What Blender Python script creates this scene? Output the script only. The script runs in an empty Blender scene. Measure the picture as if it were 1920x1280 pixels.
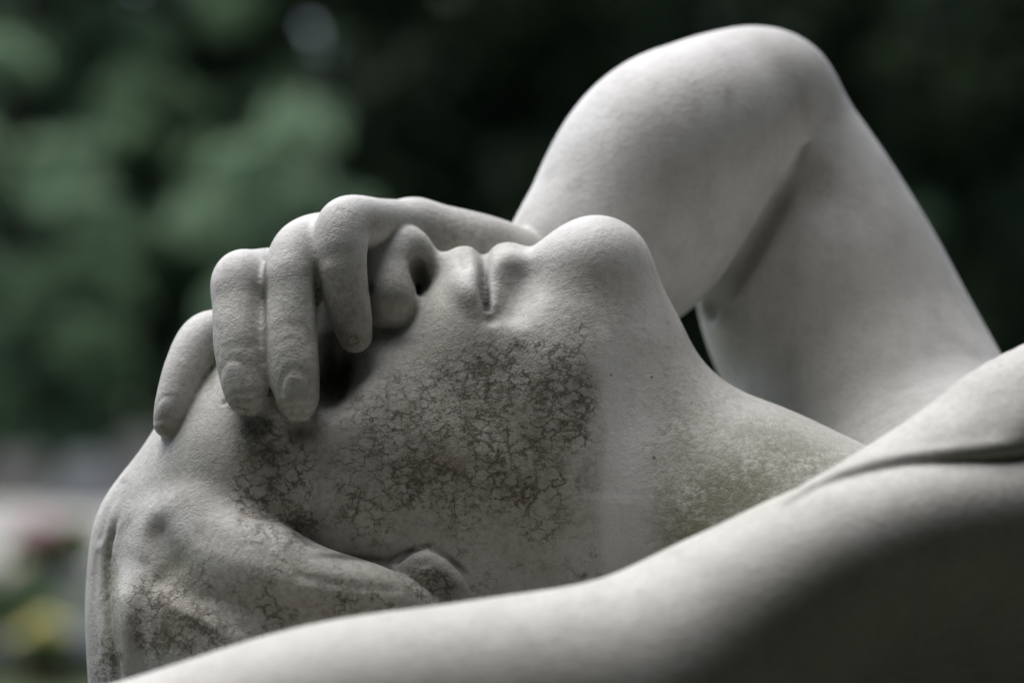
import bpy, bmesh, math, random, time
import numpy as np
import openvdb
T0 = time.time()
random.seed(7); np.random.seed(7)
scene = bpy.context.scene
COL = scene.collection

# ---------------------------------------------------------------- camera, sky, sun, exposure
S = 0.0002            # metres per photo pixel on the plane of focus
D = 4800.0            # camera distance in those units
CAM_Z = 1.5
cam_d = bpy.data.cameras.new('camera'); cam = bpy.data.objects.new('camera', cam_d); COL.objects.link(cam)
cam.location = (0, -D * S, CAM_Z); cam.rotation_euler = (math.radians(90), 0, 0)
cam_d.sensor_width = 36; cam_d.lens = 36 * D / 1920
cam_d.clip_start = 0.05; cam_d.clip_end = 500
cam_d.dof.use_dof = True; cam_d.dof.focus_distance = (D + 60) * S; cam_d.dof.aperture_fstop = 4.6
scene.camera = cam

SUN_EL, SUN_AZ = 66.0, -42.0      # azimuth from +Y (away from the camera) towards +X
w = bpy.data.worlds.new('World'); scene.world = w; w.use_nodes = True
nt = w.node_tree
sky = nt.nodes.new('ShaderNodeTexSky'); sky.sky_type = 'NISHITA'; sky.sun_disc = False
sky.sun_elevation = math.radians(SUN_EL); sky.sun_rotation = math.radians(SUN_AZ)
sky.air_density = 1.0; sky.dust_density = 2.5; sky.ozone_density = 1.0
bg = nt.nodes['Background']; bg.inputs['Strength'].default_value = 0.07
nt.links.new(sky.outputs[0], bg.inputs[0])
sd = bpy.data.lights.new('sun', 'SUN'); so = bpy.data.objects.new('sun', sd); COL.objects.link(so)
sd.energy = 1.5; sd.angle = math.radians(48); sd.color = (0.985, 0.985, 1.0)
el, az = math.radians(SUN_EL), math.radians(SUN_AZ)
from mathutils import Vector, Matrix
sdir = Vector((math.sin(az) * math.cos(el), math.cos(az) * math.cos(el), math.sin(el)))
so.rotation_euler = sdir.to_track_quat('Z', 'Y').to_euler(); so.location = (0, 0, 30)
vs = scene.view_settings
vs.view_transform = 'Standard'; vs.look = 'None'; vs.exposure = 1.58; vs.gamma = 1.0; vs.use_curve_mapping = False

# ---------------------------------------------------------------- small helpers
def tag(o, label=None, cat=None, group=None, kind=None):
    if label: o['label'] = label
    if cat: o['category'] = cat
    if group: o['group'] = group
    if kind: o['kind'] = kind
    return o
def empty(name, loc=(0, 0, 0), rz=0):
    o = bpy.data.objects.new(name, None); COL.objects.link(o); o.location = loc; o.rotation_euler = (0, 0, rz); return o
def mesh_obj(name, verts, faces, mat, parent=None, smooth=False):
    me = bpy.data.meshes.new(name); me.from_pydata([tuple(v) for v in verts], [], [tuple(f) for f in faces]); me.update()
    if smooth: me.polygons.foreach_set('use_smooth', [True] * len(me.polygons))
    if mat: me.materials.append(mat)
    o = bpy.data.objects.new(name, me); COL.objects.link(o); o.parent = parent
    return o
def np_mesh(name, V, Q, mat, parent=None, smooth=True, attrs=None):
    me = bpy.data.meshes.new(name)
    n, m, k = len(V), len(Q), Q.shape[1]
    me.vertices.add(n); me.vertices.foreach_set('co', np.ascontiguousarray(V, np.float32).ravel())
    me.loops.add(m * k); me.loops.foreach_set('vertex_index', np.ascontiguousarray(Q, np.int32).ravel())
    me.polygons.add(m); me.polygons.foreach_set('loop_start', np.arange(0, m * k, k, dtype=np.int32))
    me.update(calc_edges=True)
    if smooth: me.polygons.foreach_set('use_smooth', np.ones(m, bool))
    for nm, arr in (attrs or {}).items():
        a = me.attributes.new(nm, 'FLOAT', 'POINT'); a.data.foreach_set('value', np.ascontiguousarray(arr, np.float32))
    if mat: me.materials.append(mat)
    o = bpy.data.objects.new(name, me); COL.objects.link(o); o.parent = parent
    return o
def copy_tree(o, parent=None):
    c = o.copy(); COL.objects.link(c); c.parent = parent
    for ch in list(o.children): copy_tree(ch, c)
    return c

class NT:
    """little node-graph writer"""
    def __init__(s, name):
        s.m = bpy.data.materials.new(name); s.m.use_nodes = True
        s.t = s.m.node_tree; s.n = s.t.nodes; s.b = s.n['Principled BSDF']
    def node(s, typ, ins=None, **kw):
        x = s.n.new(typ)
        for k, v in kw.items(): setattr(x, k, v)
        for k, v in (ins or {}).items(): s.put(x, k, v)
        return x
    def put(s, x, k, v):
        if isinstance(v, bpy.types.NodeSocket): s.t.links.new(v, x.inputs[k])
        else: x.inputs[k].default_value = v
    def coord(s): return s.node('ShaderNodeTexCoord').outputs['Object']
    def attr(s, nm): return s.node('ShaderNodeAttribute', attribute_name=nm).outputs['Fac']
    def math(s, op, a, b=0.0, c=None, clamp=False):
        x = s.node('ShaderNodeMath', operation=op, use_clamp=clamp); s.put(x, 0, a); s.put(x, 1, b)
        if c is not None: s.put(x, 2, c)
        return x.outputs[0]
    def ramp(s, f, lo, hi, a=0.0, b=1.0):
        x = s.node('ShaderNodeMapRange', {0: f, 1: lo, 2: hi, 3: a, 4: b}, interpolation_type='SMOOTHSTEP'); return x.outputs[0]
    def noise(s, vec, scale, detail=4, rough=0.55, dist=0.0, out='Fac'):
        return s.node('ShaderNodeTexNoise', {'Vector': vec, 'Scale': scale, 'Detail': detail, 'Roughness': rough, 'Distortion': dist}).outputs[out]
    def vor(s, vec, scale, feature='F1', rnd=1.0, out='Distance'):
        return s.node('ShaderNodeTexVoronoi', {'Vector': vec, 'Scale': scale, 'Randomness': rnd}, feature=feature).outputs[out]
    def mix(s, f, a, b, blend='MIX'):
        x = s.node('ShaderNodeMix', data_type='RGBA', blend_type=blend); s.put(x, 'Factor', f)
        for sock, v in ((x.inputs[6], a), (x.inputs[7], b)):
            if isinstance(v, bpy.types.NodeSocket): s.t.links.new(v, sock)
            else: sock.default_value = (*v, 1) if len(v) == 3 else v
        return x.outputs[2]
    def vmath(s, op, a, b):
        x = s.node('ShaderNodeVectorMath', operation=op); s.put(x, 0, a)
        if op == 'SCALE': s.put(x, 'Scale', b)
        else: s.put(x, 1, b)
        return x.outputs[0]
    def scalev(s, v, xyz): return s.vmath('MULTIPLY', v, xyz)
    def out(s, col, rough=0.8, spec=0.3, bump=None, strength=0.3, dist=0.001):
        s.put(s.b, 'Base Color', col if isinstance(col, bpy.types.NodeSocket) else (*col, 1)); s.put(s.b, 'Roughness', rough)
        s.b.inputs['Specular IOR Level'].default_value = spec
        if bump is not None:
            x = s.node('ShaderNodeBump', {'Strength': strength, 'Distance': dist, 'Height': bump}); s.t.links.new(x.outputs[0], s.b.inputs['Normal'])
        return s.m

#SECTION:MATERIALS
def marble_material():
    g = NT('weathered_marble'); c = g.coord()
    # object coordinates are metres; photo pixels are 0.2 mm
    warp = g.noise(c, 230, 4, 0.68, out='Color')
    wv = g.vmath('SCALE', g.vmath('SUBTRACT', warp, (0.5, 0.5, 0.5)), 0.0080)
    cw = g.vmath('ADD', c, wv)
    big = g.noise(c, 14, 4, 0.6)
    mid = g.noise(c, 60, 4, 0.65)
    fine = g.noise(c, 420, 3, 0.7)
    grain = g.noise(c, 1500, 1, 0.6)
    streak = g.noise(g.scalev(c, (90, 90, 14)), 1.0, 4, 0.6)
    base = g.mix(g.ramp(big, 0.35, 0.7), (0.55, 0.54, 0.507), (0.66, 0.65, 0.627))
    base = g.mix(g.ramp(mid, 0.42, 0.72, 0, 0.5), base, (0.42, 0.405, 0.385))
    base = g.mix(g.ramp(fine, 0.5, 0.8, 0, 0.25), base, (0.38, 0.36, 0.33))
    base = g.mix(g.ramp(streak, 0.5, 0.78, 0, 0.32), base, (0.34, 0.325, 0.29))
    stain, moss, clean, speck, soot_shade = (g.attr(k) for k in ('stain', 'moss', 'clean', 'speck', 'soot_shade'))
    weather_shade = g.attr('weather_shade')
    base = g.mix(g.math('MULTIPLY', weather_shade, g.ramp(fine, 0.35, 0.75, 0.55, 1.0)), base, (0.252, 0.24, 0.182))  # grime tint; also stands in for weaker light on the near arm
    # brown film
    blot = g.noise(c, 32, 4, 0.7, 0.6)
    film = g.math('MULTIPLY', stain, g.math('MULTIPLY', g.ramp(mid, 0.3, 0.7, 0.4, 0.9), g.ramp(blot, 0.35, 0.62, 0.35, 1.0)))
    base = g.mix(g.math('MULTIPLY', film, 0.85), base, (0.155, 0.132, 0.095))
    # crackle lines: two scales of cell edges, squashed so that they run sideways
    v1 = g.vor(g.scalev(cw, (1, 1, 1.7)), 150, 'DISTANCE_TO_EDGE')
    v2 = g.vor(g.scalev(g.vmath('ADD', cw, (3.1, 1.7, 0.4)), (0.7, 0.7, 1.9)), 300, 'DISTANCE_TO_EDGE')
    breaks = g.noise(c, 85, 3, 0.6)
    thick = g.ramp(g.math('MULTIPLY', stain, g.ramp(blot, 0.3, 0.65, 0.4, 1.4)), 0.1, 1.0, 0.25, 1.5)
    w1 = g.math('MULTIPLY', g.math('MULTIPLY', g.ramp(breaks, 0.34, 0.64), 0.17), thick)
    l1 = g.math('SUBTRACT', 1.0, g.math('DIVIDE', v1, g.math('ADD', w1, 0.012)), clamp=True)
    w2 = g.math('MULTIPLY', g.math('MULTIPLY', g.ramp(g.noise(c, 120, 3, 0.6), 0.42, 0.66), 0.16), thick)
    l2 = g.math('SUBTRACT', 1.0, g.math('DIVIDE', v2, g.math('ADD', w2, 0.008)), clamp=True)
    lines = g.math('MAXIMUM', g.math('MULTIPLY', l1, 1.0), g.math('MULTIPLY', l2, 0.75))
    gate = g.ramp(g.math('ADD', stain, g.math('MULTIPLY', g.math('SUBTRACT', g.math('MULTIPLY', g.math('ADD', breaks, blot), 0.5), 0.5), 1.9)), 0.05, 0.6)
    lines = g.math('MULTIPLY', lines, gate, clamp=True)
    lines = g.math('MULTIPLY', lines, g.ramp(fine, 0.3, 0.55, 0.6, 1.0))
    base = g.mix(g.math('MULTIPLY', lines, 0.95, clamp=True), base, (0.058, 0.043, 0.027))
    # moss / algae
    mm = g.math('MULTIPLY', moss, g.ramp(g.math('ADD', g.math('MULTIPLY', fine, 0.6), g.math('MULTIPLY', mid, 0.5)), 0.3, 0.62), clamp=True)
    base = g.mix(g.math('MULTIPLY', mm, 0.82), base, (0.088, 0.092, 0.042))
    # dirt in the sockets and gaps, with shade painted into recesses
    base = g.mix(g.math('MULTIPLY', soot_shade, g.ramp(mid, 0.25, 0.7, 0.45, 1.0), clamp=True), base, (0.035, 0.033, 0.028))
    # rain-washed band
    base = g.mix(g.math('MULTIPLY', clean, g.ramp(streak, 0.3, 0.7, 0.6, 1.0)), base, (0.62, 0.62, 0.61))
    # loose dark specks
    sp = g.vor(c, 130, 'F1'); sp2 = g.ramp(sp, 0.07, 0.13, 1, 0)
    pick = g.ramp(g.node('ShaderNodeSeparateColor', {0: g.vor(c, 130, 'F1', out='Color')}).outputs[0], 0.8, 0.86)
    base = g.mix(g.math('MULTIPLY', g.math('MULTIPLY', sp2, pick), g.math('MULTIPLY', speck, 0.9)), base, (0.04, 0.033, 0.026))
    h = g.math('ADD', g.math('MULTIPLY', fine, 0.5), g.math('MULTIPLY', grain, 0.25))
    h = g.math('ADD', h, g.math('MULTIPLY', mid, 0.45))
    return g.out(base, 0.62, 0.32, h, 0.7, 0.0010)
M = {'marble': marble_material()}

#SECTION:SCULPT
# ---------------------------------------------------------------- sculpting with distance fields
# control points are (photo x, photo y, depth, radius): depth 0 is the near cheek, + is away
def P(x, y, d):
    q = 1 + d / D
    return np.array(((x - 960) * q, (y - 640) * q, d), np.float32)
def unP(X):
    q = 1 + X[:, 2] / D
    return X[:, 0] / q + 960, X[:, 1] / q + 640, X[:, 2]
class Chain:
    """smooth tapering tube through control points"""
    def __init__(s, pts, n=10):
        A = np.array([[*P(x, y, d), r * (1 + d / D)] for x, y, d, r in pts], np.float32)
        if len(A) > 2:
            E = np.vstack((2 * A[0] - A[1], A, 2 * A[-1] - A[-2])); out = []
            for i in range(1, len(A)):
                p0, p1, p2, p3 = E[i - 1], E[i], E[i + 1], E[i + 2]
                for t in np.arange(n) / n:
                    out.append(0.5 * (2 * p1 + (p2 - p0) * t + (2 * p0 - 5 * p1 + 4 * p2 - p3) * t * t + (3 * p1 - p0 - 3 * p2 + p3) * t ** 3))
            out.append(A[-1]); A = np.array(out, np.float32)
        s.set(A[:-1], A[1:])
    def set(s, a, b):
        s.a, s.b = a, b
        s.mid = (a[:, :3] + b[:, :3]) / 2
        s.rad = np.linalg.norm(b[:, :3] - a[:, :3], axis=1) / 2 + np.maximum(a[:, 3], b[:, 3])
    def near(s, c, R, pad):
        m = np.linalg.norm(s.mid - c, axis=1) - s.rad < R + pad
        if not m.any(): return None
        if m.all(): return s
        o = Chain.__new__(Chain); o.set(s.a[m], s.b[m]); return o
    def __call__(s, X):
        best = None
        for a, b in zip(s.a, s.b):
            ab = b[:3] - a[:3]; L = float(ab @ ab) + 1e-6
            v = X - a[:3]
            t = np.clip((v @ ab) / L, 0, 1)
            e = v - t[:, None] * ab
            f = np.sqrt(np.einsum('ij,ij->i', e, e)) - (a[3] + t * (b[3] - a[3]))
            best = f if best is None else np.minimum(best, f)
        return best
class Ell:
    def __init__(s, x, y, d, rx, ry, rd, rot=0.0, yaw=0.0):
        q = 1 + d / D
        s.c = P(x, y, d); s.r = np.array((rx * q, ry * q, rd * q), np.float32); s.R = float(s.r.max())
        a = math.radians(rot); b = math.radians(yaw)
        Rz = np.array([[math.cos(a), math.sin(a), 0], [-math.sin(a), math.cos(a), 0], [0, 0, 1]])
        Ry = np.array([[math.cos(b), 0, math.sin(b)], [0, 1, 0], [-math.sin(b), 0, math.cos(b)]])
        s.M = (Rz @ Ry).astype(np.float32)
    def near(s, c, R, pad): return s if np.linalg.norm(s.c - c) - s.R < R + pad else None
    def __call__(s, X):
        u = (X - s.c) @ s.M.T
        k0 = np.sqrt((((u / s.r) ** 2).sum(1))) + 1e-9
        k1 = np.sqrt((((u / (s.r * s.r)) ** 2).sum(1))) + 1e-9
        return np.where(k0 < 0.25, -s.r.min() * (1 - k0), k0 * (k0 - 1.0) / k1)
HAIR_K = 86.0          # marks the blend that fades from soft at the temple to crisp over the ear
def smin(a, b, k):
    if np.ndim(k) == 0 and k <= 0: return np.minimum(a, b)
    h = np.maximum(k - np.abs(a - b), 0) / k
    return np.minimum(a, b) - h * h * k * 0.25
def smax(a, b, k): return -smin(-a, -b, k)
class Group:
    """ordered list of ('+'|'-', blend, shape)"""
    def __init__(s, items): s.items = items
    def cull(s, c, R):
        keep = []
        for op, k, f in s.items:
            if isinstance(f, Group):
                g = f.cull(c, R + k)
                if g.items: keep.append((op, k, g))
            else:
                g = f.near(c, R, k + 25)
                if g is not None: keep.append((op, k, g))
        return Group(keep)
    def __call__(s, X):
        out = np.full(len(X), 1e3, np.float32)
        for op, k, f in s.items:
            v = f(X)
            if k == HAIR_K: k = 4 + 60 * (1 - sstep(X[:, 0] / (1 + X[:, 2] / D) + 960, 330, 560))
            out = smin(out, v, k) if op == '+' else smax(out, -v, k)
        return out
def eval_blocks(F, X, size=100.0):
    key = np.floor(X / size).astype(np.int64); key -= key.min(0)
    kk = (key[:, 0] * 4096 + key[:, 1]) * 4096 + key[:, 2]
    order = np.argsort(kk, kind='stable'); ks = kk[order]
    cuts = np.flatnonzero(np.diff(ks)) + 1
    out = np.empty(len(X), np.float32)
    for idx in np.split(order, cuts):
        B = X[idx]; lo, hi = B.min(0), B.max(0)
        out[idx] = F.cull((lo + hi) / 2, float(np.linalg.norm(hi - lo) / 2))(B)
    return out
def polygonise(F, lo, hi, vox, sub=1, iters=2, relax=0):
    lo = np.array(lo, np.float32); hi = np.array(hi, np.float32)
    n = np.ceil((hi - lo) / vox).astype(int) + 1
    arr = np.full(n, 500.0, np.float32); B = 12
    ax = [lo[i] + vox * np.arange(n[i], dtype=np.float32) for i in range(3)]
    for i in range(0, n[0], B):
        for j in range(0, n[1], B):
            for k in range(0, n[2], B):
                xs, ys, zs = ax[0][i:i + B], ax[1][j:j + B], ax[2][k:k + B]
                c = np.array(((xs[0] + xs[-1]) / 2, (ys[0] + ys[-1]) / 2, (zs[0] + zs[-1]) / 2), np.float32)
                R = 0.5 * math.sqrt((xs[-1] - xs[0]) ** 2 + (ys[-1] - ys[0]) ** 2 + (zs[-1] - zs[0]) ** 2)
                g = F.cull(c, R)
                if not g.items: continue
                fc = float(g(c[None])[0])
                if fc > 1.7 * R + 100: continue
                if fc < -1.6 * R - 60: arr[i:i + B, j:j + B, k:k + B] = fc; continue
                X = np.stack(np.meshgrid(xs, ys, zs, indexing='ij'), -1).reshape(-1, 3)
                arr[i:i + B, j:j + B, k:k + B] = g(X).reshape(len(xs), len(ys), len(zs))
    # close at the walls of the box
    for a in range(3):
        sl = [slice(None)] * 3
        for e in (0, -1): sl[a] = e; arr[tuple(sl)] = np.maximum(arr[tuple(sl)], 1.0)
    grid = openvdb.FloatGrid(500.0); grid.copyFromArray(arr)
    V, Q = grid.convertToQuads(0.0)
    V = V.astype(np.float32) * vox + lo
    Q = Q.astype(np.int64)
    for s in range(sub + 1):
        if s:
            E = np.concatenate([Q[:, [a, (a + 1) % 4]] for a in range(4)]); E.sort(1)
            uq, inv = np.unique(E[:, 0] * (len(V) + 1) + E[:, 1], return_inverse=True)
            e0, e1 = uq // (len(V) + 1), uq % (len(V) + 1)
            em = (V[e0] + V[e1]) / 2; fm = V[Q].mean(1)
            ne, nf, nv = len(em), len(fm), len(V)
            m = [nv + inv[a * nf:(a + 1) * nf] for a in range(4)]; f = nv + ne + np.arange(nf)
            Q = np.concatenate([np.stack((Q[:, a], m[a], f, m[a - 1]), 1) for a in range(4)])
            V = np.concatenate((V, em, fm)).astype(np.float32)
        for it in range(iters if s == sub else 1):
            e = 1.5
            T = np.array([[1, -1, -1], [-1, -1, 1], [-1, 1, -1], [1, 1, 1]], np.float32)
            fs = [eval_blocks(F, V + e * t) for t in T]
            f0 = sum(fs) / 4
            G = sum(f[:, None] * t for f, t in zip(fs, T)) / (4 * e)
            gl = np.maximum((G * G).sum(1), 0.25)
            st = G * np.clip(f0 / gl, -vox, vox)[:, None]
            inside = ((V > lo + vox * 1.5) & (V < hi - vox * 1.5)).all(1)
            V = V - st * inside[:, None]
    for it in range(relax):                    # take the last facets out of narrow clefts
        acc = np.zeros_like(V); cnt = np.bincount(Q.ravel(), minlength=len(V)) * 2.0
        for a in range(4):
            nb = V[Q[:, a - 1]] + V[Q[:, (a + 1) % 4]]
            for j in range(3): acc[:, j] += np.bincount(Q[:, a], weights=nb[:, j], minlength=len(V))
        V = (0.5 * V + 0.5 * acc / np.maximum(cnt, 1)[:, None]).astype(np.float32)
    N = G / np.maximum(np.linalg.norm(G, axis=1), 1e-6)[:, None]
    return V, Q, N
def seg_dist(x, y, pts):
    best = None
    for (ax, ay), (bx, by) in zip(pts[:-1], pts[1:]):
        dx, dy = bx - ax, by - ay
        t = np.clip(((x - ax) * dx + (y - ay) * dy) / (dx * dx + dy * dy + 1e-6), 0, 1)
        r = np.hypot(x - ax - t * dx, y - ay - t * dy)
        best = r if best is None else np.minimum(best, r)
    return best
def sstep(x, a, b):
    t = np.clip((x - a) / (b - a), 0, 1); return t * t * (3 - 2 * t)
def front(F, x, y, lo=-900.0, hi=1000.0):
    """depth at which the ray through photo point (x, y) meets the field F"""
    d = np.arange(lo, hi, 3.0, dtype=np.float32); q = 1 + d / D
    X = np.stack(((x - 960) * q, (y - 640) * q, d), 1).astype(np.float32)
    f = F(X); i = np.argmax(f < 0)
    return float(d[i])
def on(F, pts):
    """control points (x, y, radius, sink) laid on the surface of F"""
    return [(x, y, front(F, x, y) + k, r) for x, y, r, k in pts]
def to_world(V):
    return np.stack((V[:, 0] * S, V[:, 2] * S, CAM_Z - V[:, 1] * S), 1)

#SECTION:SETTING
def simple(name, col, col2=None, scale=8.0, rough=0.85, spec=0.25, bump=0.4, dist=0.01):
    g = NT(name); c = g.coord()
    n1 = g.noise(c, scale, 5, 0.6); n2 = g.noise(c, scale * 9, 3, 0.6)
    k = g.mix(g.ramp(n1, 0.3, 0.7), col, col2 or tuple(x * 0.7 for x in col))
    k = g.mix(g.ramp(n2, 0.45, 0.8, 0, 0.35), k, tuple(x * 0.5 for x in col))
    return g.out(k, rough, spec, n2, bump, dist)
def leafy(name, c1, c2):
    g = NT(name); c = g.coord()
    k = g.mix(g.ramp(g.noise(c, 2.2, 3, 0.6), 0.35, 0.65), c1, c2)
    r = g.node('ShaderNodeObjectInfo').outputs['Random']
    k = g.mix(g.math('MULTIPLY', r, 0.3), k, tuple(x * 0.6 for x in c1))
    m = g.out(k, 0.5, 0.3)
    t = g.node('ShaderNodeBsdfTranslucent', {'Color': k}); mx = g.node('ShaderNodeMixShader', {0: 0.55})
    o = g.n['Material Output']; g.t.links.new(g.b.outputs[0], mx.inputs[1]); g.t.links.new(t.outputs[0], mx.inputs[2]); g.t.links.new(mx.outputs[0], o.inputs[0])
    return m
M['grass'] = simple('grass_ground', (0.06, 0.085, 0.035), (0.10, 0.105, 0.06), 1.3, 0.95, 0.1)
M['gravel'] = simple('pale_gravel', (0.36, 0.345, 0.32), (0.25, 0.25, 0.21), 6.0, 0.95, 0.1)
M['stone'] = simple('pale_limestone', (0.42, 0.40, 0.37), (0.30, 0.29, 0.265), 5.0)
M['stone2'] = simple('warm_sandstone', (0.34, 0.30, 0.25), (0.26, 0.235, 0.20), 5.0)
M['slate'] = simple('dark_granite', (0.045, 0.045, 0.052), (0.07, 0.07, 0.078), 14.0, 0.35, 0.5, 0.1)
M['plinth'] = simple('mossy_plinth_stone', (0.08, 0.077, 0.066), (0.05, 0.055, 0.036), 9.0)
M['bark'] = simple('bark', (0.055, 0.042, 0.032), (0.03, 0.026, 0.02), 12.0, 0.95, 0.1, 0.8, 0.03)
M['yew'] = leafy('yew_foliage', (0.030, 0.050, 0.025), (0.050, 0.076, 0.034))
M['laurel'] = leafy('laurel_foliage', (0.15, 0.24, 0.13), (0.20, 0.30, 0.165))
M['box'] = leafy('grey_green_foliage', (0.23, 0.34, 0.21), (0.29, 0.41, 0.26))
M['leaf'] = leafy('bedding_foliage', (0.07, 0.13, 0.04), (0.10, 0.17, 0.06))
M['pink'] = simple('pink_petals', (0.66, 0.40, 0.42), (0.70, 0.50, 0.50), 30.0)
M['yellow'] = simple('yellow_petals', (0.80, 0.74, 0.28), (0.80, 0.76, 0.40), 30.0)
M['cream'] = simple('cream_petals', (0.62, 0.58, 0.40), (0.6, 0.55, 0.42), 30.0)
M['terra'] = simple('terracotta', (0.22, 0.11, 0.07), (0.17, 0.09, 0.06), 9.0)

def gx(px, Y): return (px - 960) * S * (Y + D * S) / (D * S)      # where a column of the photo lies on a row of graves
bm = bmesh.new(); bmesh.ops.create_grid(bm, x_segments=60, y_segments=60, size=150)
for v in bm.verts:
    r = math.hypot(v.co.x, v.co.y)
    v.co.z = 0.0 if r < 40 else 0.5 * math.sin(v.co.x * 0.05) * min((r - 40) / 40, 1)
me = bpy.data.meshes.new('ground'); bm.to_mesh(me); bm.free(); me.materials.append(M['grass'])
o = bpy.data.objects.new('ground', me); COL.objects.link(o); tag(o, kind='structure')
pv = []
for i in range(41):
    x = -16 + i * 0.8; wob = 0.12 * math.sin(i * 0.9)
    pv += [(x, 16.4 + wob, 0.012), (x, 24.3 + wob * 2.0, 0.012)]
o = mesh_obj('path', pv, [(2 * i, 2 * i + 2, 2 * i + 3, 2 * i + 1) for i in range(40)], M['gravel']); tag(o, kind='structure')

def box_bm(bm, x0, x1, y0, y1, z0, z1, bev=0.0):
    r = bmesh.ops.create_cube(bm, size=1.0); vs_ = r['verts']
    for v in vs_:
        v.co = Vector(((x0 + x1) / 2 + v.co.x * (x1 - x0), (y0 + y1) / 2 + v.co.y * (y1 - y0), (z0 + z1) / 2 + v.co.z * (z1 - z0)))
    if bev:
        es = list({e for v in vs_ for e in v.link_edges}); bmesh.ops.bevel(bm, geom=es, offset=bev, segments=2, affect='EDGES', profile=0.6)
def bm_obj(name, fn, mat, parent=None, smooth=False):
    bm = bmesh.new(); fn(bm); me = bpy.data.meshes.new(name); bm.to_mesh(me); bm.free()
    if smooth: me.polygons.foreach_set('use_smooth', [True] * len(me.polygons))
    me.materials.append(mat); o = bpy.data.objects.new(name, me); COL.objects.link(o); o.parent = parent; return o
def slab_profile(bm, w_, h_, t_, arch):
    pts = [(-w_ / 2, 0), (w_ / 2, 0), (w_ / 2, h_ - arch)]
    n = 12
    for i in range(1, n):
        a = math.pi * i / n
        if arch > 0: pts.append((w_ / 2 * math.cos(a), h_ - arch + arch * math.sin(a)))
    pts.append((-w_ / 2, h_ - arch))
    f = bm.faces.new([bm.verts.new((x, -t_ / 2, z)) for x, z in pts])
    r = bmesh.ops.extrude_face_region(bm, geom=[f])
    for v in r['geom']:
        if isinstance(v, bmesh.types.BMVert): v.co.y += t_
    bmesh.ops.recalc_face_normals(bm, faces=bm.faces)
    es = [e for e in bm.edges if len(e.link_faces) == 2 and e.calc_face_angle(0) > 1.0]
    bmesh.ops.bevel(bm, geom=es, offset=0.012, segments=2, affect='EDGES')
def headstone(X, Y, w_, h_, arch, mat, label, rz=0.0, tilt=0.0):
    t = empty('headstone', (X, Y, 0), rz); tag(t, label, 'gravestone', 'row of old headstones')
    bm_obj('base', lambda b: box_bm(b, -w_ / 2 - 0.08, w_ / 2 + 0.08, -0.14, 0.14, 0, 0.13, 0.012), mat, t)
    sl = bm_obj('slab', lambda b: slab_profile(b, w_, h_ - 0.12, 0.11, arch), mat, t); sl.location = (0, 0, 0.122); sl.rotation_euler = (tilt, 0, 0)
    return t
for px_, Y, w_, h_, ar, mt, lb in (
        (-115, 22.4, 0.60, 0.50, 0.20, 'stone2', 'sandstone headstone with low rounded top at the gravel end'),
        (30, 23.0, 0.50, 0.48, 0.0, 'stone2', 'square-topped sandstone headstone beside the pale arched one'),
        (160, 22.2, 0.50, 0.50, 0.22, 'stone', 'pale limestone headstone with round arched top on the gravel'),
        (262, 23.8, 0.46, 0.62, 0.10, 'stone2', 'narrow sandstone headstone with shallow arched top')):
    headstone(gx(px_, Y), Y, w_, h_, ar, M[mt], lb, random.uniform(-0.12, 0.12), random.uniform(-0.05, 0.03))
def grave(X, Y, w_, l_, h_, mat, label, rz=0):
    t = empty('grave_ledger', (X, Y, 0), rz); tag(t, label, 'grave')
    bm_obj('kerb', lambda b: box_bm(b, -w_ / 2, w_ / 2, -l_ / 2, l_ / 2, 0, h_ * 0.55, 0.012), mat, t)
    bm_obj('ledger', lambda b: box_bm(b, -w_ / 2 + 0.05, w_ / 2 - 0.05, -l_ / 2 + 0.05, l_ / 2 - 0.05, h_ * 0.55 - 0.002, h_, 0.012), mat, t)
grave(gx(165, 11.2), 11.2, 0.85, 1.7, 0.15, M['slate'], 'polished dark granite grave slab behind the potted yellow flowers')
grave(gx(40, 14.6), 14.9, 0.95, 1.3, 0.10, M['stone'], 'pale stone grave slab carrying the pink flowers')

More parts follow.
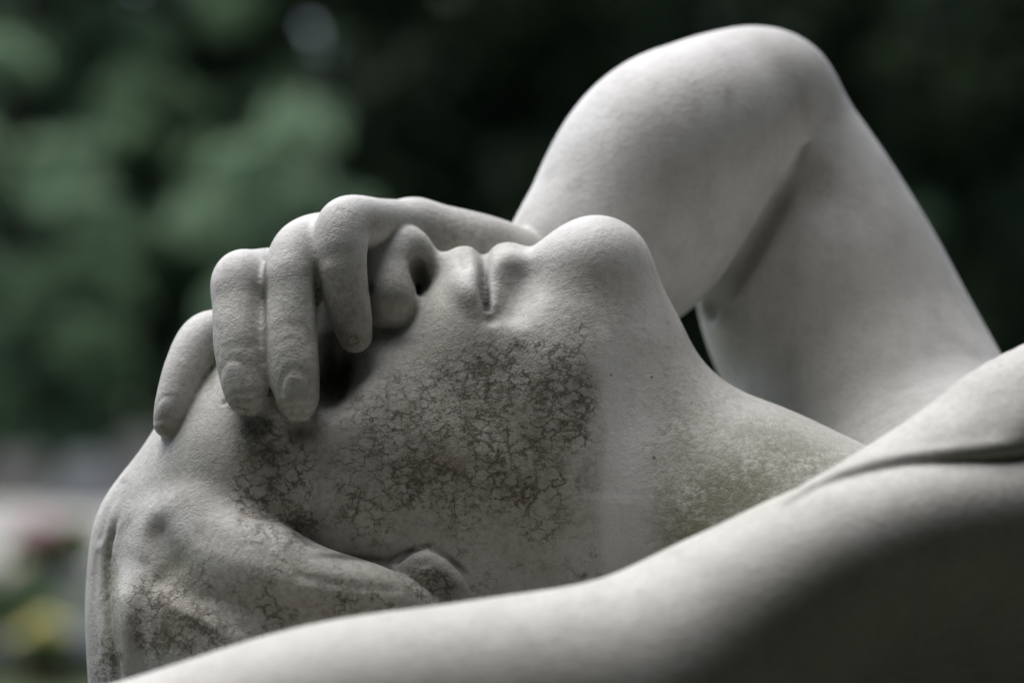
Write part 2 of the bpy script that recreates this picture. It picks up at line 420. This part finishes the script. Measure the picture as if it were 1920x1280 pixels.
def leaf_cloud(cent, leaves, size, squash=1.0):
    n = len(leaves)
    a = np.random.normal(size=(n, 3)); a /= np.linalg.norm(a, axis=1)[:, None]
    b = np.cross(a, np.random.normal(size=(n, 3))); b /= np.linalg.norm(b, axis=1)[:, None]
    sz = size * np.random.uniform(0.6, 1.3, (n, 1))
    c = np.cross(a, b)
    v = np.stack((leaves - a * sz, leaves + b * sz * 0.45 + c * sz * 0.1, leaves + a * sz, leaves - b * sz * 0.45 + c * sz * 0.1), 1).reshape(-1, 3)
    q = np.arange(4 * n).reshape(n, 4)
    return v, q
def bouquet(X, Y, z, r, h, petal, label, n=12, pot=True):
    t = empty('flower_pot', (X, Y, z)); tag(t, label, 'flowers', 'grave flowers')
    def potfn(b): bmesh.ops.create_cone(b, cap_ends=True, segments=20, radius1=r * 0.55, radius2=r * 0.8, depth=h * 0.4, matrix=Matrix.Translation((0, 0, h * 0.2)))
    if pot: bm_obj('pot', potfn, M['terra'], t)
    L = np.random.normal(size=(260, 3)) * (r * 0.5, r * 0.5, h * 0.16) + (0, 0, h * 0.52)
    v, q = leaf_cloud(None, L, r * 0.28); np_mesh('foliage', v, q, M['leaf'], t, False)
    bl = None
    for i in range(n):
        a = i * 2.4; rr = r * 0.85 * math.sqrt((i + 0.5) / n)
        if bl is None:
            def bf(b):
                for ring, (pr, up, k) in enumerate(((0.34, 0.0, 9), (0.24, 0.09, 7), (0.12, 0.15, 5))):
                    for j in range(k):
                        an = 2 * math.pi * (j + ring * 0.5) / k; d_ = Vector((math.cos(an), math.sin(an), 0)); s_ = Vector((-d_.y, d_.x, 0))
                        p = [Vector((0, 0, up)), d_ * pr * 0.6 + s_ * pr * 0.3 + Vector((0, 0, up + 0.06)), d_ * pr + Vector((0, 0, up + 0.03)), d_ * pr * 0.6 - s_ * pr * 0.3 + Vector((0, 0, up + 0.06))]
                        b.faces.new([b.verts.new(x * r) for x in p])
            bl = bm_obj('blossom', bf, M[petal], t); o = bl
        else: o = bl.copy(); COL.objects.link(o); o.parent = t
        o.location = (rr * math.cos(a), rr * math.sin(a), h * (0.98 - 0.35 * (rr / r) ** 2)); o.rotation_euler = (0.9 * rr / r * math.sin(a) + 0.35, -0.9 * rr / r * math.cos(a), a)
    return t
bouquet(gx(78, 14.4), 14.4, 0.102, 0.20, 0.30, 'pink', 'bunch of pink flowers in a pot on the pale grave slab', 16)
bouquet(gx(135, 14.9), 14.9, 0.102, 0.17, 0.28, 'cream', 'bunch of cream flowers in a pot beside the pink ones', 14)
bouquet(gx(84, 10.2), 10.15, 0.0, 0.13, 0.30, 'yellow', 'pot of bright yellow flowers in front of the dark slab', 14)
bouquet(gx(10, 11.6), 11.6, 0.0, 0.20, 0.42, 'cream', 'leafy green pot plant with a few cream blooms', 3)

def tree(px_, Y, height, width, base, mat, label, name, n=7000, clumps=34, leaf=0.11, group='trees behind the graves'):
    X = gx(px_, Y)
    t = empty(name, (X, Y, 0)); tag(t, label, 'tree', group)
    # trunk with limbs
    vs_, fs_ = [], []
    def limb(p0, p1, r0, r1, seg=5, nside=8):
        st = len(vs_); ax = (p1 - p0).normalized(); u = ax.orthogonal().normalized(); w_ = ax.cross(u)
        bend = u * random.uniform(-0.08, 0.08) * (p1 - p0).length
        for i in range(seg + 1):
            f = i / seg; c = p0.lerp(p1, f) + bend * math.sin(math.pi * f); r = r0 + (r1 - r0) * f
            for j in range(nside):
                a = 2 * math.pi * j / nside; vs_.append(c + (u * math.cos(a) + w_ * math.sin(a)) * r * (1 + 0.12 * math.sin(3 * a + i)))
        for i in range(seg):
            for j in range(nside):
                fs_.append((st + i * nside + j, st + i * nside + (j + 1) % nside, st + (i + 1) * nside + (j + 1) % nside, st + (i + 1) * nside + j))
    limb(Vector((0, 0, -0.1)), Vector((0.1, 0, height * 0.85)), 0.05 * height ** 0.5 + 0.05, 0.03, 8)
    C = []
    for i in range(clumps):
        f = random.random(); zc = base + (height - base) * (0.06 + 0.9 * f)
        rr = width * 0.5 * math.sin(math.pi * (0.14 + 0.80 * f)) ** 0.7 * math.sqrt(random.uniform(0.25, 1.0)); a = random.uniform(0, 2 * math.pi)
        C.append((rr * math.cos(a), rr * math.sin(a), zc))
        if i % 3 == 0: limb(Vector((0, 0, max(zc - 0.5, 0.2))), Vector(C[-1]), 0.05, 0.015, 3, 5)
    mesh_obj('trunk', vs_, fs_, M['bark'], t, True)
    C = np.array(C); rad = width * 0.17 * np.random.uniform(0.6, 1.3, clumps)
    idx = np.random.randint(0, clumps, n)
    g_ = np.random.normal(size=(n, 3)); g_ /= np.linalg.norm(g_, axis=1)[:, None]
    L = C[idx] + g_ * rad[idx][:, None] * (np.random.uniform(0, 1, (n, 1)) ** 0.4) * (1, 1, 0.75)
    L = L[L[:, 2] > 0.05]
    v, q = leaf_cloud(None, L, leaf)
    np_mesh('crown', v, q, mat, t, False)
    return t
Y = M['yew']
for i, (p, yy, h, w_, lb) in enumerate((
        (-420, 33, 9.0, 5.5, 'tall dark yew furthest along the back row of trees'),
        (120, 34, 10.0, 5.8, 'tall dark yew behind the two grey green bushes'),
        (560, 33, 9.5, 5.6, 'tall dark yew behind the fresh green laurel'),
        (900, 30, 10.0, 5.6, 'broad dark yew next to the fresh green laurel'),
        (1250, 28, 9.5, 5.2, 'dark yew behind the bent marble arm'),
        (1560, 27, 10.0, 5.2, 'dark yew beside the small mid green holly'),
        (1900, 26, 10.0, 5.6, 'dense dark yew beyond the marble shoulder'),
        (2300, 27, 9.5, 5.6, 'dark yew at the far end of the row past the shoulder'))):
    last_yew = tree(p, yy, h, w_, 0.0, Y, lb, 'yew_tree', 20000, 110, 0.19)
for p, yy, h, w_, b_, mt, lb in (
        (20, 26, 4.7, 2.5, 0.3, 'box', 'grey green bushy tree with pale leaves at the edge of the lawn'),
        (300, 29, 5.2, 2.0, 0.6, 'laurel', 'slender mid green laurel between the grey green tree and the round bush'),
        (-260, 26.5, 5.0, 2.8, 0.3, 'box', 'tall grey green bush furthest from the statue hand'),
        (420, 30, 6.5, 3.2, 0.4, 'laurel', 'tall mid green laurel rising behind the round fresh green bush'),
        (60, 30.5, 7.0, 3.4, 0.4, 'laurel', 'tall loose laurel rising behind the grey green bushy tree'),
        (150, 25.5, 2.3, 2.4, 0.1, 'laurel', 'low spreading laurel bush under the grey green tree'),
        (600, 26, 4.0, 2.6, 0.2, 'box', 'round fresh green bush in front of the tall yews'),
        (1760, 24.5, 4.4, 1.5, 0.5, 'laurel', 'small mid green holly in front of the dark yews')):
    tree(p, yy, h, w_, b_, M[mt], lb, 'laurel_tree', 5200, 26, 0.10)

# unseen yews added around the viewer to block low sky light
for k, (ang, dist, sc_) in enumerate(((62, 9.0, 1.2), (84, 7.0, 1.25), (107, 6.4, 1.35), (130, 6.2, 1.4), (153, 6.4, 1.35), (176, 6.6, 1.45), (199, 6.4, 1.35), (222, 6.8, 1.4), (247, 8.2, 1.2))):
    a = math.radians(ang); c = copy_tree(last_yew); c.location = (dist * math.sin(a), dist * math.cos(a), 0); c.scale = (sc_,) * 3; c.rotation_euler = (0, 0, k * 1.3)
    tag(c, 'tall dark yew added out of view to cut low sky light', 'tree', 'yews added to block sky light')

#SECTION:FIGURE
head = Group([
    ('+', 0, Ell(598, 1145, 345, 412, 425, 345)),                       # cranium
    ('+', 90, Ell(556, 872, 340, 302, 250, 300, -38)),                   # brow
    ('+', 110, Ell(800, 890, 320, 320, 280, 285)),                       # mid face
    ('+', 90, Ell(905, 668, 290, 150, 182, 185)),                        # mouth mound
    ('+', 90, Chain([(1100, 560, 235, 95), (1060, 720, 200, 150), (1000, 880, 190, 165), (900, 1030, 200, 150)])),  # jaw
    ('+', 80, Chain([(1124, 525, 265, 84), (1146, 630, 270, 128), (1150, 760, 278, 180), (1140, 900, 290, 235)])),                       # throat under the chin
    ('+', 45, Chain([(985, 542, 265, 62), (1048, 528, 262, 70), (1120, 498, 262, 74)])),
    ('+', 85, Ell(1116, 497, 262, 74, 66, 98)),                         # chin
    ('+', 90, Chain([(960, 1010, 330, 285), (1250, 1000, 290, 290), (1500, 1130, 200, 320), (1800, 1290, 160, 320)])),  # neck
    ('-', 60, Ell(630, 684, 90, 46, 82, 115, 14)),                     # eye socket
    ('+', 40, Ell(575, 800, 190, 60, 55, 80)),                           # eyelid mound
    ('+', 30, Chain([(752, 476, 288, 46), (680, 560, 300, 58), (600, 680, 320, 62)])),    # bridge of the nose
    ('+', 30, Ell(714, 540, 262, 46, 84, 62)),                           # side of the nose under the finger
    ('+', 25, Ell(755, 474, 282, 52, 51, 50)),                           # tip
    ('+', 20, Chain([(775, 470, 285, 30), (822, 520, 290, 36)])),        # columella
    ('+', 20, Chain([(738, 500, 250, 42), (734, 555, 205, 46), (752, 572, 205, 34)])),    # near wing
    ('+', 22, Chain([(740, 500, 320, 42), (738, 555, 365, 46)])),        # far wing
    ('-', 4, Ell(787, 512, 214, 18, 38, 58, -16)),                      # nostril
])
head.items += [
    ('+', 30, Chain([(871, 505, 275, 44)] + on(head, [(880, 545, 24, 10), (902, 578, 10, 6)]))),          # upper lip
    ('+', 20, Chain([(953, 507, 275, 53), (947, 522, 218, 45), (936, 552, 182, 32)] + on(head, [(924, 580, 13, 5)]))),          # lower lip
]
head.items += [('-', 60, Chain(on(head, [(974, 512, 12, -15), (970, 542, 16, -16), (960, 570, 12, -14)])))]   # under the lower lip
slit = on(head, [(907, 485, 6, 0), (907, 515, 7, 0), (909, 550, 8, 0), (913, 580, 6, 0), (918, 598, 3, 0)])
head.items += [('-', 24, Chain([(906, 462, 290, 5)] + slit)), ('-', 5, Chain([(906, 468, 300, 6)] + [(x, y, d + 6, r * 1.15) for x, y, d, r in slit[:-1]])), ('-', 4, Chain([(x, y, d + 16, r * 1.2) for x, y, d, r in slit[:-1]]))]   # mouth line
head.items += [('-', 40, Chain(on(head, [(560, 975, 12, -6), (630, 1015, 20, -6), (700, 1028, 20, -6), (745, 1022, 12, -8)])))]   # hollow of the cheek above the hair
head.items += [('+', 2, Chain(on(head, [(765, 1066, 34, 8), (805, 1066, 44, 2), (848, 1104, 46, 4), (872, 1160, 40, 8)])))]   # ear lobe
hand = Group([
    ('+', 0, Chain([(1000, 520, 500, 80), (900, 486, 440, 84), (778, 446, 395, 72)])),
    ('+', 40, Chain([(1000, 540, 540, 80), (880, 510, 520, 80), (735, 490, 480, 66)])),
    ('+', 40, Chain([(1000, 560, 580, 80), (860, 540, 590, 78), (700, 545, 560, 62)])),
    ('+', 40, Chain([(960, 600, 600, 60), (900, 640, 560, 48), (850, 640, 520, 40)])),
    ('+', 25, Chain([(775, 444, 390, 68), (712, 424, 290, 52), (650, 420, 200, 52), (638, 468, 160, 51), (645, 530, 140, 45), (657, 590, 128, 40), (666, 630, 122, 32)])),
    ('+', 12, Chain([(735, 490, 480, 62), (640, 452, 330, 54), (572, 464, 215, 55), (546, 512, 150, 51), (546, 560, 118, 47), (546, 640, 80, 50), (552, 700, 50, 47), (558, 744, 36, 41)])),
    ('+', 20, Chain([(700, 540, 550, 60), (580, 512, 400, 50), (480, 514, 260, 47), (450, 526, 195, 53), (449, 580, 150, 50), (450, 640, 105, 50), (454, 695, 72, 45), (461, 734, 54, 41)])),
    ('+', 14, Chain([(500, 570, 235, 20), (498, 620, 200, 20), (500, 680, 165, 18)])),
    ('+', 14, Chain([(600, 470, 260, 28), (596, 540, 200, 20)])),
    ('+', 7, Chain([(650, 600, 600, 52), (520, 600, 440, 46), (430, 620, 330, 44), (382, 634, 270, 45), (350, 690, 220, 42), (327, 755, 180, 36), (317, 792, 170, 30)])),
])
far_arm = Group([
    ('+', 0, Chain([(1420, 214, 800, 148), (1488, 362, 830, 182), (1535, 530, 830, 232), (1605, 690, 800, 247), (1690, 930, 700, 290)], 14)),
    ('+', 30, Chain([(1405, 212, 760, 147), (1265, 302, 690, 205), (1158, 448, 620, 188), (1062, 522, 560, 138), (1000, 520, 500, 82)], 14)),
    ('+', 60, Ell(1385, 178, 770, 145, 112, 110)),
    ('+', 60, Ell(1448, 192, 790, 112, 112, 110)),
])
far_arm.items += [('-', 24, Chain(on(far_arm, [(1506, 268, 2, 12), (1488, 310, 9, 8), (1450, 385, 18, 8), (1390, 490, 26, 10), (1330, 578, 24, 10)])))]
shoulder = Group([
    ('+', 0, Chain([(1690, 930, 700, 290), (1900, 1200, 350, 420), (2100, 1250, 0, 470), (2600, 1300, 0, 500), (3200, 1330, 0, 460)])),   # rib cage
    ('+', 60, Chain([(-350, 1600, -560, 190), (200, 1505, -600, 213), (600, 1384, -610, 212), (900, 1340, -590, 214), (1180, 1300, -540, 222), (1400, 1215, -470, 232), (1620, 1120, -420, 235), (1850, 1070, -360, 235), (2150, 1050, -250, 240)], 14)),
    ('+', 60, Ell(1820, 1260, 40, 500, 300, 330)),
    ('-', 300, Ell(2150, 1480, -720, 640, 440, 420, -8)),                  # armpit
])
lip = [(1470, 948, 2), (1530, 913, 5), (1600, 886, 9), (1690, 864, 12), (1800, 850, 14), (1920, 836, 15), (2060, 815, 15)]
sinks = (2, -3, -12, -20, -28, -34, -34)
top = [(1505, 935, 4), (1570, 905, 16), (1672, 870, 45), (1780, 822, 70), (1905, 775, 110), (2080, 740, 150), (2300, 760, 250)]
chest = Group([])
lo_, hi_ = on(shoulder, [(x, y, r, k) for (x, y, r), k in zip(lip, sinks)]), []
for (x, y, r), l in zip(top, lo_): hi_.append((x, y, l[2] + 60 + 1.1 * r, r))
for t in np.linspace(0, 1, 6):
    chest.items.append(('+', 0 if t == 0 else 30, Chain([tuple(np.array(a) * (1 - t) + np.array(b) * t) for a, b in zip(lo_, hi_)], 5)))
hair = Group([
    ('+', 0, Ell(600, 1310, 330, 400, 335, 400)),
    ('+', 120, Chain([(345, 1150, 130, 135), (470, 1190, 55, 135), (660, 1220, 35, 130), (860, 1270, 50, 90)])),
    ('+', 60, Chain([(330, 1005, 165, 80), (420, 1028, 62, 90), (500, 1064, -15, 86), (580, 1100, -48, 80), (690, 1122, -52, 66), (780, 1148, -15, 50)])),
    ('+', 60, Chain([(345, 915, 290, 70), (275, 988, 265, 92), (258, 1100, 250, 90), (260, 1200, 240, 90), (285, 1420, 240, 105)])),
])
hair.items += [
    ('-', 18, Chain(on(hair, [(262, 935, 5, 0), (228, 980, 15, 2), (210, 1040, 20, 3), (203, 1120, 22, 3), (208, 1210, 19, 3), (232, 1300, 14, 2)]))),
    ('-', 50, Chain(on(hair, [(300, 1000, 20, -4), (315, 1055, 24, -5)]))),
]
crown = Group([('+', 0, head), ('+', HAIR_K, hair)])
body = Group([('+', 0, crown), ('+', 40, far_arm), ('+', 30, shoulder), ('+', 6, chest), ('+', 4, hand)])
VOX, SUB = 10.0, 1

def brush(V, N, ops):
    """push the surface along its normal under strokes laid on the side that faces the viewer of the face"""
    px, py, pd = unP(V); face = np.clip(-N[:, 2] * 2.0 + 0.15, 0, 1)
    disp = np.zeros(len(V), np.float32)
    for kind, pts, wd, amp, d0, d1 in ops:
        ok = (pd > d0) & (pd < d1)
        if kind == 'line':
            r = seg_dist(px, py, pts); disp += amp * np.exp(-(r / wd) ** 2) * ok * face
        elif kind == 'nail':                     # pts = (cx, cy, half width, half height, rotation)
            cx, cy, hw, hh, rot = pts; a = math.radians(rot)
            u = ((px - cx) * math.cos(a) + (py - cy) * math.sin(a)) / hw; v = (-(px - cx) * math.sin(a) + (py - cy) * math.cos(a)) / hh
            r = (np.abs(u) ** 2.6 + np.abs(v) ** 2.6) ** (1 / 2.6)
            disp += ok * face * (amp * (1 - sstep(r, 0.7, 1.0)) * sstep(-v, -0.9, 0.2) - amp * 1.3 * np.exp(-((r - 1.08) / 0.16) ** 2) * sstep(-v, -0.3, 0.5))
    return V + N * disp[:, None]
def blobs(px, py, lst, pd=None, d0=-2000, d1=2000):
    m = np.zeros(len(px), np.float32)
    for b in lst:
        cx, cy, rx, ry, amp = b[:5]; a = math.radians(b[5] if len(b) > 5 else 0)
        u = ((px - cx) * math.cos(a) + (py - cy) * math.sin(a)) / rx; v = (-(px - cx) * math.sin(a) + (py - cy) * math.cos(a)) / ry
        m = np.maximum(m, amp * np.exp(-(u * u + v * v) ** 1.3))
    if pd is not None: m *= (pd > d0) & (pd < d1)
    return m
HEAD = (-200, 520)
def weathering_and_shade(V):
    px, py, pd = unP(V); A = {}
    A['stain'] = blobs(px, py, [
        (820, 890, 360, 250, 0.34), (1250, 830, 120, 220, 0.18), (480, 1120, 330, 130, 0.3),
        (905, 830, 190, 165, 1.0), (935, 725, 160, 85, 1.0, -25), (1085, 740, 42, 130, 0.75), (770, 810, 130, 120, 0.7), (690, 930, 140, 100, 0.5),
        (850, 960, 170, 90, 0.5), (1010, 940, 110, 110, 0.42), (1060, 620, 60, 60, 0.35), (515, 900, 74, 130, 1.0), (560, 985, 50, 45, 0.85), (470, 830, 40, 60, 0.6),
        (330, 1160, 110, 90, 0.75), (700, 1130, 150, 60, 0.55), (800, 1100, 60, 45, 0.75), (500, 1140, 150, 70, 0.4), (200, 1250, 40, 70, 0.6), (1000, 1070, 120, 40, 0.35)], pd, *HEAD)
    A['moss'] = blobs(px, py, [
        (1375, 920, 140, 85, 1.0, -20), (1300, 990, 90, 80, 0.95), (1480, 865, 140, 60, 0.75, 25), (500, 620, 210, 190, 0.28, -30), (330, 900, 160, 120, 0.3), (860, 430, 150, 60, 0.35), (1280, 850, 30, 110, 0.35), (330, 1060, 50, 45, 0.6), (206, 1110, 16, 130, 0.95), (232, 985, 10, 40, 0.7, 35),
        (300, 1200, 60, 60, 0.4), (700, 425, 30, 18, 0.5), (850, 450, 50, 22, 0.45), (594, 540, 12, 80, 0.7), (497, 600, 9, 110, 0.7), (395, 690, 16, 60, 0.6), (640, 600, 50, 60, 0.3), (570, 500, 30, 40, 0.3), (480, 540, 20, 60, 0.35), (470, 840, 30, 60, 0.5)], pd, *HEAD)
    A['moss'] = np.maximum(A['moss'], blobs(px, py, [(1345, 585, 40, 20, 0.5), (1590, 830, 50, 60, 0.35), (1080, 350, 25, 12, 0.3)], pd, 450, 1200))
    wx = px + 5 * np.sin(py * 0.021) + 3 * np.sin(py * 0.067 + 1)
    A['clean'] = sstep(wx, 1118, 1142) * (1 - sstep(wx, 1160, 1245)) * sstep(py, 600, 720) * (pd > -200) * (pd < 400) * 0.9
    A['speck'] = np.clip(blobs(px, py, [(1000, 1000, 330, 170, 1.0), (1230, 800, 150, 250, 0.8)], pd, *HEAD), 0, 1)
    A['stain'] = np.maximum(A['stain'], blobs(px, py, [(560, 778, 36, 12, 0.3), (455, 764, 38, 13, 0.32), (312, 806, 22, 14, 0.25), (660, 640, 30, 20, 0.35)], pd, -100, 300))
    A['soot_shade'] = np.maximum(blobs(px, py, [  # dirt, plus shade painted under the nose, in the mouth and at the hair
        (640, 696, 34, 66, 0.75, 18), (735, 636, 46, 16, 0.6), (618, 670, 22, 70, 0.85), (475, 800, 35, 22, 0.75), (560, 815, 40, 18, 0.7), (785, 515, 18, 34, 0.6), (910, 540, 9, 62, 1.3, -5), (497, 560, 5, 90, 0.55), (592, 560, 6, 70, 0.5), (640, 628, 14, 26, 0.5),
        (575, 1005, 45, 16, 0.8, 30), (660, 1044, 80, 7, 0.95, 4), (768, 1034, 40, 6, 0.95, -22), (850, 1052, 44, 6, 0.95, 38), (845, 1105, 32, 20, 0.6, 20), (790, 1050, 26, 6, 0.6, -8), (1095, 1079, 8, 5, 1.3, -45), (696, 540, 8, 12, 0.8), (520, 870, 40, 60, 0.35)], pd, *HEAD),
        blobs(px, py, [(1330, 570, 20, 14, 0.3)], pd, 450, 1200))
    A['weather_shade'] = np.clip(np.maximum(blobs(px, py, [
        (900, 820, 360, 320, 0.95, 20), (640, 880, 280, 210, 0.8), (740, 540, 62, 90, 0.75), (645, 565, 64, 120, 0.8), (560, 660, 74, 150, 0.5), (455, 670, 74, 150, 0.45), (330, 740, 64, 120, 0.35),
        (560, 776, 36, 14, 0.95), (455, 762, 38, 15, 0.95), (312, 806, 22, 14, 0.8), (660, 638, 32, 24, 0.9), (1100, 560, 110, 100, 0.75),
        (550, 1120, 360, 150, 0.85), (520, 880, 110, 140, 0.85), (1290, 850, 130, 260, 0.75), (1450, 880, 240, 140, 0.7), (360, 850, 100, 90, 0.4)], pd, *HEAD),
        blobs(px, py, [(1540, 335, 40, 55, 0.8), (1430, 460, 30, 140, 0.7, 28), (1380, 630, 40, 90, 0.6), (1480, 600, 180, 170, 0.3), (1330, 430, 150, 120, 0.25), (1600, 760, 180, 100, 0.35), (1365, 175, 14, 22, 0.5), (880, 440, 110, 60, 0.45)], pd, 330, 1200)), 0, 1)  # smudges, with shade painted along the inner elbow crease
    A['weather_shade'] = np.maximum(A['weather_shade'], 0.5 * (pd < -250))  # near arm darkened in the colour because less light reaches it
    return A
F_ = (-60, 280)
V, Q, N = polygonise(body, (-1500, -700, -1150), (1500, 1300, 1250), VOX, SUB, 1, 2)
ops = [
    ('nail', (553, 742, 25, 46, 2), 0, 1.2, *F_), ('nail', (437, 720, 24, 42, 4), 0, 1.2, *F_), ('nail', (309, 772, 15, 28, 12), 0, 0.9, *F_),
    ('line', [(520, 768), (545, 760), (575, 762), (597, 750)], 4, -4, *F_), ('line', [(418, 756), (440, 745), (470, 748), (495, 735)], 4, -4, *F_), ('line', [(290, 790), (315, 780), (340, 788)], 4, -2, *F_),
    ('line', [(425, 655), (450, 645), (470, 650)], 9, -1.2, *F_), ('line', [(415, 672), (436, 667)], 6, -0.7, *F_), ('line', [(510, 622), (540, 608), (565, 612)], 10, -1.2, *F_), ('line', [(515, 645), (545, 636)], 7, -0.7, *F_),
    ('line', [(612, 482), (650, 474)], 18, -2.0, *F_), ('line', [(618, 505), (640, 565)], 14, 3, *F_), ('line', [(632, 642), (668, 652), (690, 634)], 4, -3, *F_),
    ('line', [(405, 530), (408, 600)], 12, 2, *F_), ('line', [(480, 540), (484, 640)], 14, -2, *F_), ('line', [(580, 520), (586, 640)], 12, -2, *F_),
    ('line', [(870, 486), (874, 496)], 10, -6, 100, 300),
    ('line', [(742, 1052), (770, 1030), (800, 1020), (840, 1040), (872, 1072), (892, 1105)], 5, -12, -200, 200),
    ('line', [(820, 1075), (845, 1100)], 9, -6, -200, 200), ('line', [(770, 1085), (800, 1070)], 8, 4, -200, 200),
    ('line', [(1128, 640), (1124, 800), (1112, 960)], 26, 3, -200, 300),
]
H_ = (-300, 420)
ops += [
    ('line', [(262, 1020), (285, 965), (318, 940), (352, 932)], 26, 5, *H_), ('line', [(240, 1120), (237, 1180), (240, 1280)], 16, 4, *H_),
    ('line', [(228, 905), (200, 960), (188, 1010)], 7, -3, *H_), ('line', [(182, 1040), (178, 1120), (182, 1230)], 6, -2.5, *H_), ('line', [(222, 1240), (226, 1300)], 7, -4, *H_),
    ('line', [(452, 972), (460, 990), (463, 1022)], 4.5, -3.5, *H_), ('line', [(492, 985), (508, 1004), (511, 1022)], 4.5, -3.5, *H_),
    ('line', [(380, 1000), (460, 1030), (560, 1060)], 26, -4, *H_), ('line', [(300, 1090), (380, 1120), (520, 1150), (700, 1160)], 20, -4, *H_), ('line', [(330, 1140), (450, 1200)], 16, 4, *H_),
    ('line', [(560, 1080), (660, 1100), (740, 1105)], 10, -3, *H_), ('line', [(270, 1060), (262, 1150), (275, 1270)], 12, -4, *H_),
]
V = brush(V, N, ops)
statue = empty('statue', (0, 0, 0))
tag(statue, 'weathered white marble statue of a reclining woman with hand over her eyes', 'statue')
W_ = to_world(V); Q = Q[:, ::-1]; A_ = weathering_and_shade(V)
fn = np.cross(W_[Q[:, 2]] - W_[Q[:, 0]], W_[Q[:, 3]] - W_[Q[:, 1]])
VN = np.zeros_like(W_)
for k in range(4):
    for j in range(3): VN[:, j] += np.bincount(Q[:, k], weights=fn[:, j], minlength=len(W_))
VN /= np.maximum(np.linalg.norm(VN, axis=1), 1e-12)[:, None]
cen = V[Q].mean(1); is_hair = np.zeros(len(Q), bool)
box = (cen[:, 0] < 0) & (cen[:, 1] > 150) & (cen[:, 2] > -320)
ci = np.flatnonzero(box)
hv = eval_blocks(hair, cen[ci]); ov = np.minimum(eval_blocks(head, cen[ci]), np.minimum(eval_blocks(hand, cen[ci]), eval_blocks(shoulder, cen[ci])))
is_hair[ci] = hv < ov
def piece(name, sel):
    q = Q[sel]; used, inv = np.unique(q, return_inverse=True); inv = inv.reshape(q.shape)
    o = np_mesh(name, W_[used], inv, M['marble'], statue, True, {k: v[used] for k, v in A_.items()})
    o.data.normals_split_custom_set_from_vertices([tuple(n) for n in VN[used]])
    return o
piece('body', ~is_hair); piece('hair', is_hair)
# the legs under marble drapery, and the plinth, all below and beside the picture
dr = Group([('+', 0, Chain([(2420, 1290, 0, 520), (2900, 1330, 0, 440), (3500, 1310, 0, 480), (4500, 1180, -150, 330), (5200, 1400, -150, 230), (6100, 1500, -150, 150)])),
            ('+', 80, Chain([(3500, 1330, 150, 420), (4600, 1350, 250, 300), (6100, 1520, 250, 150)]))])
V, Q, N = polygonise(dr, (1150, -300, -900), (5600, 1300, 900), 34.0, 0, 1)
fold = 14 * np.sin(V[:, 0] * 0.018 + 2.2 * np.sin(V[:, 1] * 0.006) + V[:, 2] * 0.004) + 8 * np.sin(V[:, 0] * 0.045 + V[:, 2] * 0.012)
V = V + N * fold[:, None]
np_mesh('drapery', to_world(V), Q[:, ::-1], M['marble'], statue, True, {k: np.zeros(len(V), np.float32) for k in ('stain', 'moss', 'clean', 'speck', 'soot_shade', 'weather_shade')})
statue.location = (0.36, 0.0, 1.272)
for c in statue.children: c.location = (-0.36, 0.0, -1.272)
pl = empty('plinth', (0.36, 0.0, 0)); tag(pl, 'dark mossy stone plinth under the reclining marble statue', 'plinth')
bm_obj('base', lambda b: box_bm(b, -0.98, 0.98, -0.44, 0.44, 0, 0.16, 0.02), M['plinth'], pl)
bm_obj('shaft', lambda b: box_bm(b, -0.88, 0.88, -0.35, 0.35, 0.158, 1.12, 0.012), M['plinth'], pl)
bm_obj('cap', lambda b: box_bm(b, -0.96, 0.96, -0.42, 0.42, 1.118, 1.272, 0.03), M['plinth'], pl)
print('DONE', round(time.time() - T0, 1))
